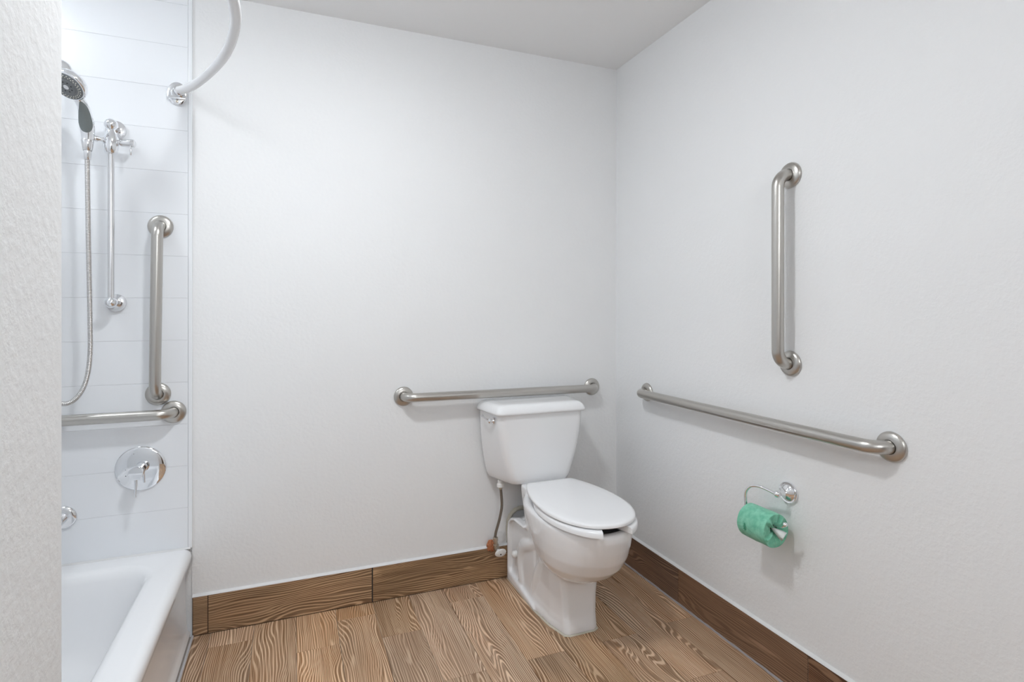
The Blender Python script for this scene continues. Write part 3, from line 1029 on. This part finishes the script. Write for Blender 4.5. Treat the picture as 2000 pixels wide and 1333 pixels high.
part('holder_cone', lathe([(0.0125, -0.026), (0.0145, -0.024), (0.0185, 0.008), (0.0175, 0.011)], (hxp, hyp, hzp-0.004), (0, 0, 1), 28, cap0=False, cap1=False), M['chrome2'], sb, smooth=True, angle=50)

# hose: ribbed metal, from the handle down in a loop and back up to the supply elbow
ho = thing('shower_hose', 'ribbed metal shower hose hanging in a long loop below the hand shower', 'hose', (hxp, hyp, hzp-0.03))
hp = spline([(hxp, hyp, hzp-0.030), (hxp+0.000, hyp, 1.70), (hxp+0.002, hyp+0.004, 1.45), (hxp+0.005, hyp+0.008, 1.20), (hxp+0.004, hyp+0.01, 1.08), (hxp-0.008, hyp+0.012, 0.995), (hxp-0.034, hyp+0.014, 0.940), (hxp-0.070, hyp+0.016, 0.920),
             (hxp-0.108, hyp+0.022, 0.945), (hxp-0.132, hyp+0.030, 1.02), (hxp-0.140, hyp+0.034, 1.20), (hxp-0.142, hyp+0.036, 1.60), (hxp-0.136, hyp+0.036, 1.90), (hxp-0.118, hyp+0.038, 2.040)], 12)
# resample evenly and modulate radius for ribs
dist = [0.0]
for a, b in zip(hp[:-1], hp[1:]):
    dist.append(dist[-1]+(b-a).length)
tot = dist[-1]
step = 0.0016
res, rs = [], []
j = 0
m_ = int(tot/step)
for i in range(m_+1):
    s = i*step
    while j < len(dist)-2 and dist[j+1] < s:
        j += 1
    f = (s-dist[j])/(dist[j+1]-dist[j])
    res.append(hp[j].lerp(hp[j+1], min(1, f)))
    rs.append(0.0078 if (i % 3) else 0.0064)
part('hose_tube', tube(res, rs, 12), M['hose'], ho, smooth=True, angle=70)
part('hose_nut', lathe([(0.0075, -0.028), (0.0095, -0.026), (0.0115, 0.0), (0.0115, 0.004)], (hxp, hyp, hzp-0.0335), (0, 0, 1), 20), M['chrome2'], ho, smooth=True, angle=50)

el = thing('supply_elbow', 'chrome supply outlet on the surround partly hidden behind the hand shower', 'pipe fitting', (-0.757, YS, 2.078))
part('elbow_flange', lathe([(0.032, 0.0), (0.033, 0.002), (0.032, 0.006), (0.024, 0.012), (0.012, 0.014)], (-0.757, YS-0.0003, 2.090), (0, -1, 0), 32), M['chrome2'], el, smooth=True, angle=50)
part('elbow_pipe', tube(spline([(-0.757, YS-0.010, 2.090), (-0.762, YS-0.045, 2.090), (-0.766, YS-0.064, 2.078), (-0.766, YS-0.066, 2.050)], 6), 0.0105, 18), M['chrome2'], el, smooth=True, angle=60)

# ------------------------------------------------------------------ curved curtain rod
rodz = 2.055
cr_ = thing('curtain_rod', 'white curved shower curtain rod with oval chrome wall bracket', 'curtain rod', (-0.36, (YB+0.89)/2, rodz))
ctl = [(-0.392, YS-0.022, rodz+0.004), (-0.345, 2.320, rodz), (-0.281, 2.196, rodz), (-0.217, 2.042, rodz), (-0.178, 1.913, rodz), (-0.150, 1.769, rodz), (-0.142, 1.65, rodz), (-0.150, 1.531, rodz), (-0.178, 1.387, rodz), (-0.217, 1.258, rodz), (-0.281, 1.104, rodz), (-0.345, 0.98, rodz), (-0.392, 0.920, rodz+0.004)]
part('rod', tube(spline(ctl, 8), 0.0150, 24), M['rod'], cr_, smooth=True, angle=60, label='white curved rod')


def oval(c, ny, sx, sz, prof):
    b_ = lathe(prof, (0, 0, 0), (0, ny, 0), 40)
    for v in b_.verts:
        v.co = Vector((c[0]+v.co.x*sx, c[1]+v.co.y, c[2]+v.co.z*sz))
    return b_


for yy, ny in ((YS-0.0003, -1), (0.8905, 1)):
    bkt = part('bracket', oval((-0.398, yy, rodz-0.002), ny, 0.78, 1.0, [(0.041, 0), (0.043, 0.002), (0.0425, 0.006), (0.036, 0.009), (0.026, 0.0095), (0.024, 0.014), (0.019, 0.018), (0.0, 0.0185)]), M['chrome'], cr_, smooth=True, angle=35, label='oval chrome wall bracket')
    sub('socket', lathe([(0.018, 0.014), (0.0195, 0.016), (0.0195, 0.032), (0.0165, 0.034)], (-0.396, yy, rodz+0.004), (0.35, ny, 0), 28), M['chrome2'], bkt, cr_, smooth=True, angle=40)
    sub('clamp_bar', box(-0.398-0.030, -0.398+0.030, min(yy+ny*0.010, yy+ny*0.018), max(yy+ny*0.010, yy+ny*0.018), rodz-0.026, rodz-0.012, 0.003, 2), M['chrome'], bkt, cr_, smooth=True, angle=40)
    sub('screw', lathe([(0.0045, 0.009), (0.0045, 0.0115), (0.002, 0.0125)], (-0.398, yy, rodz-0.033), (0, ny, 0), 14), M['valve'], bkt, cr_, smooth=True, angle=40)
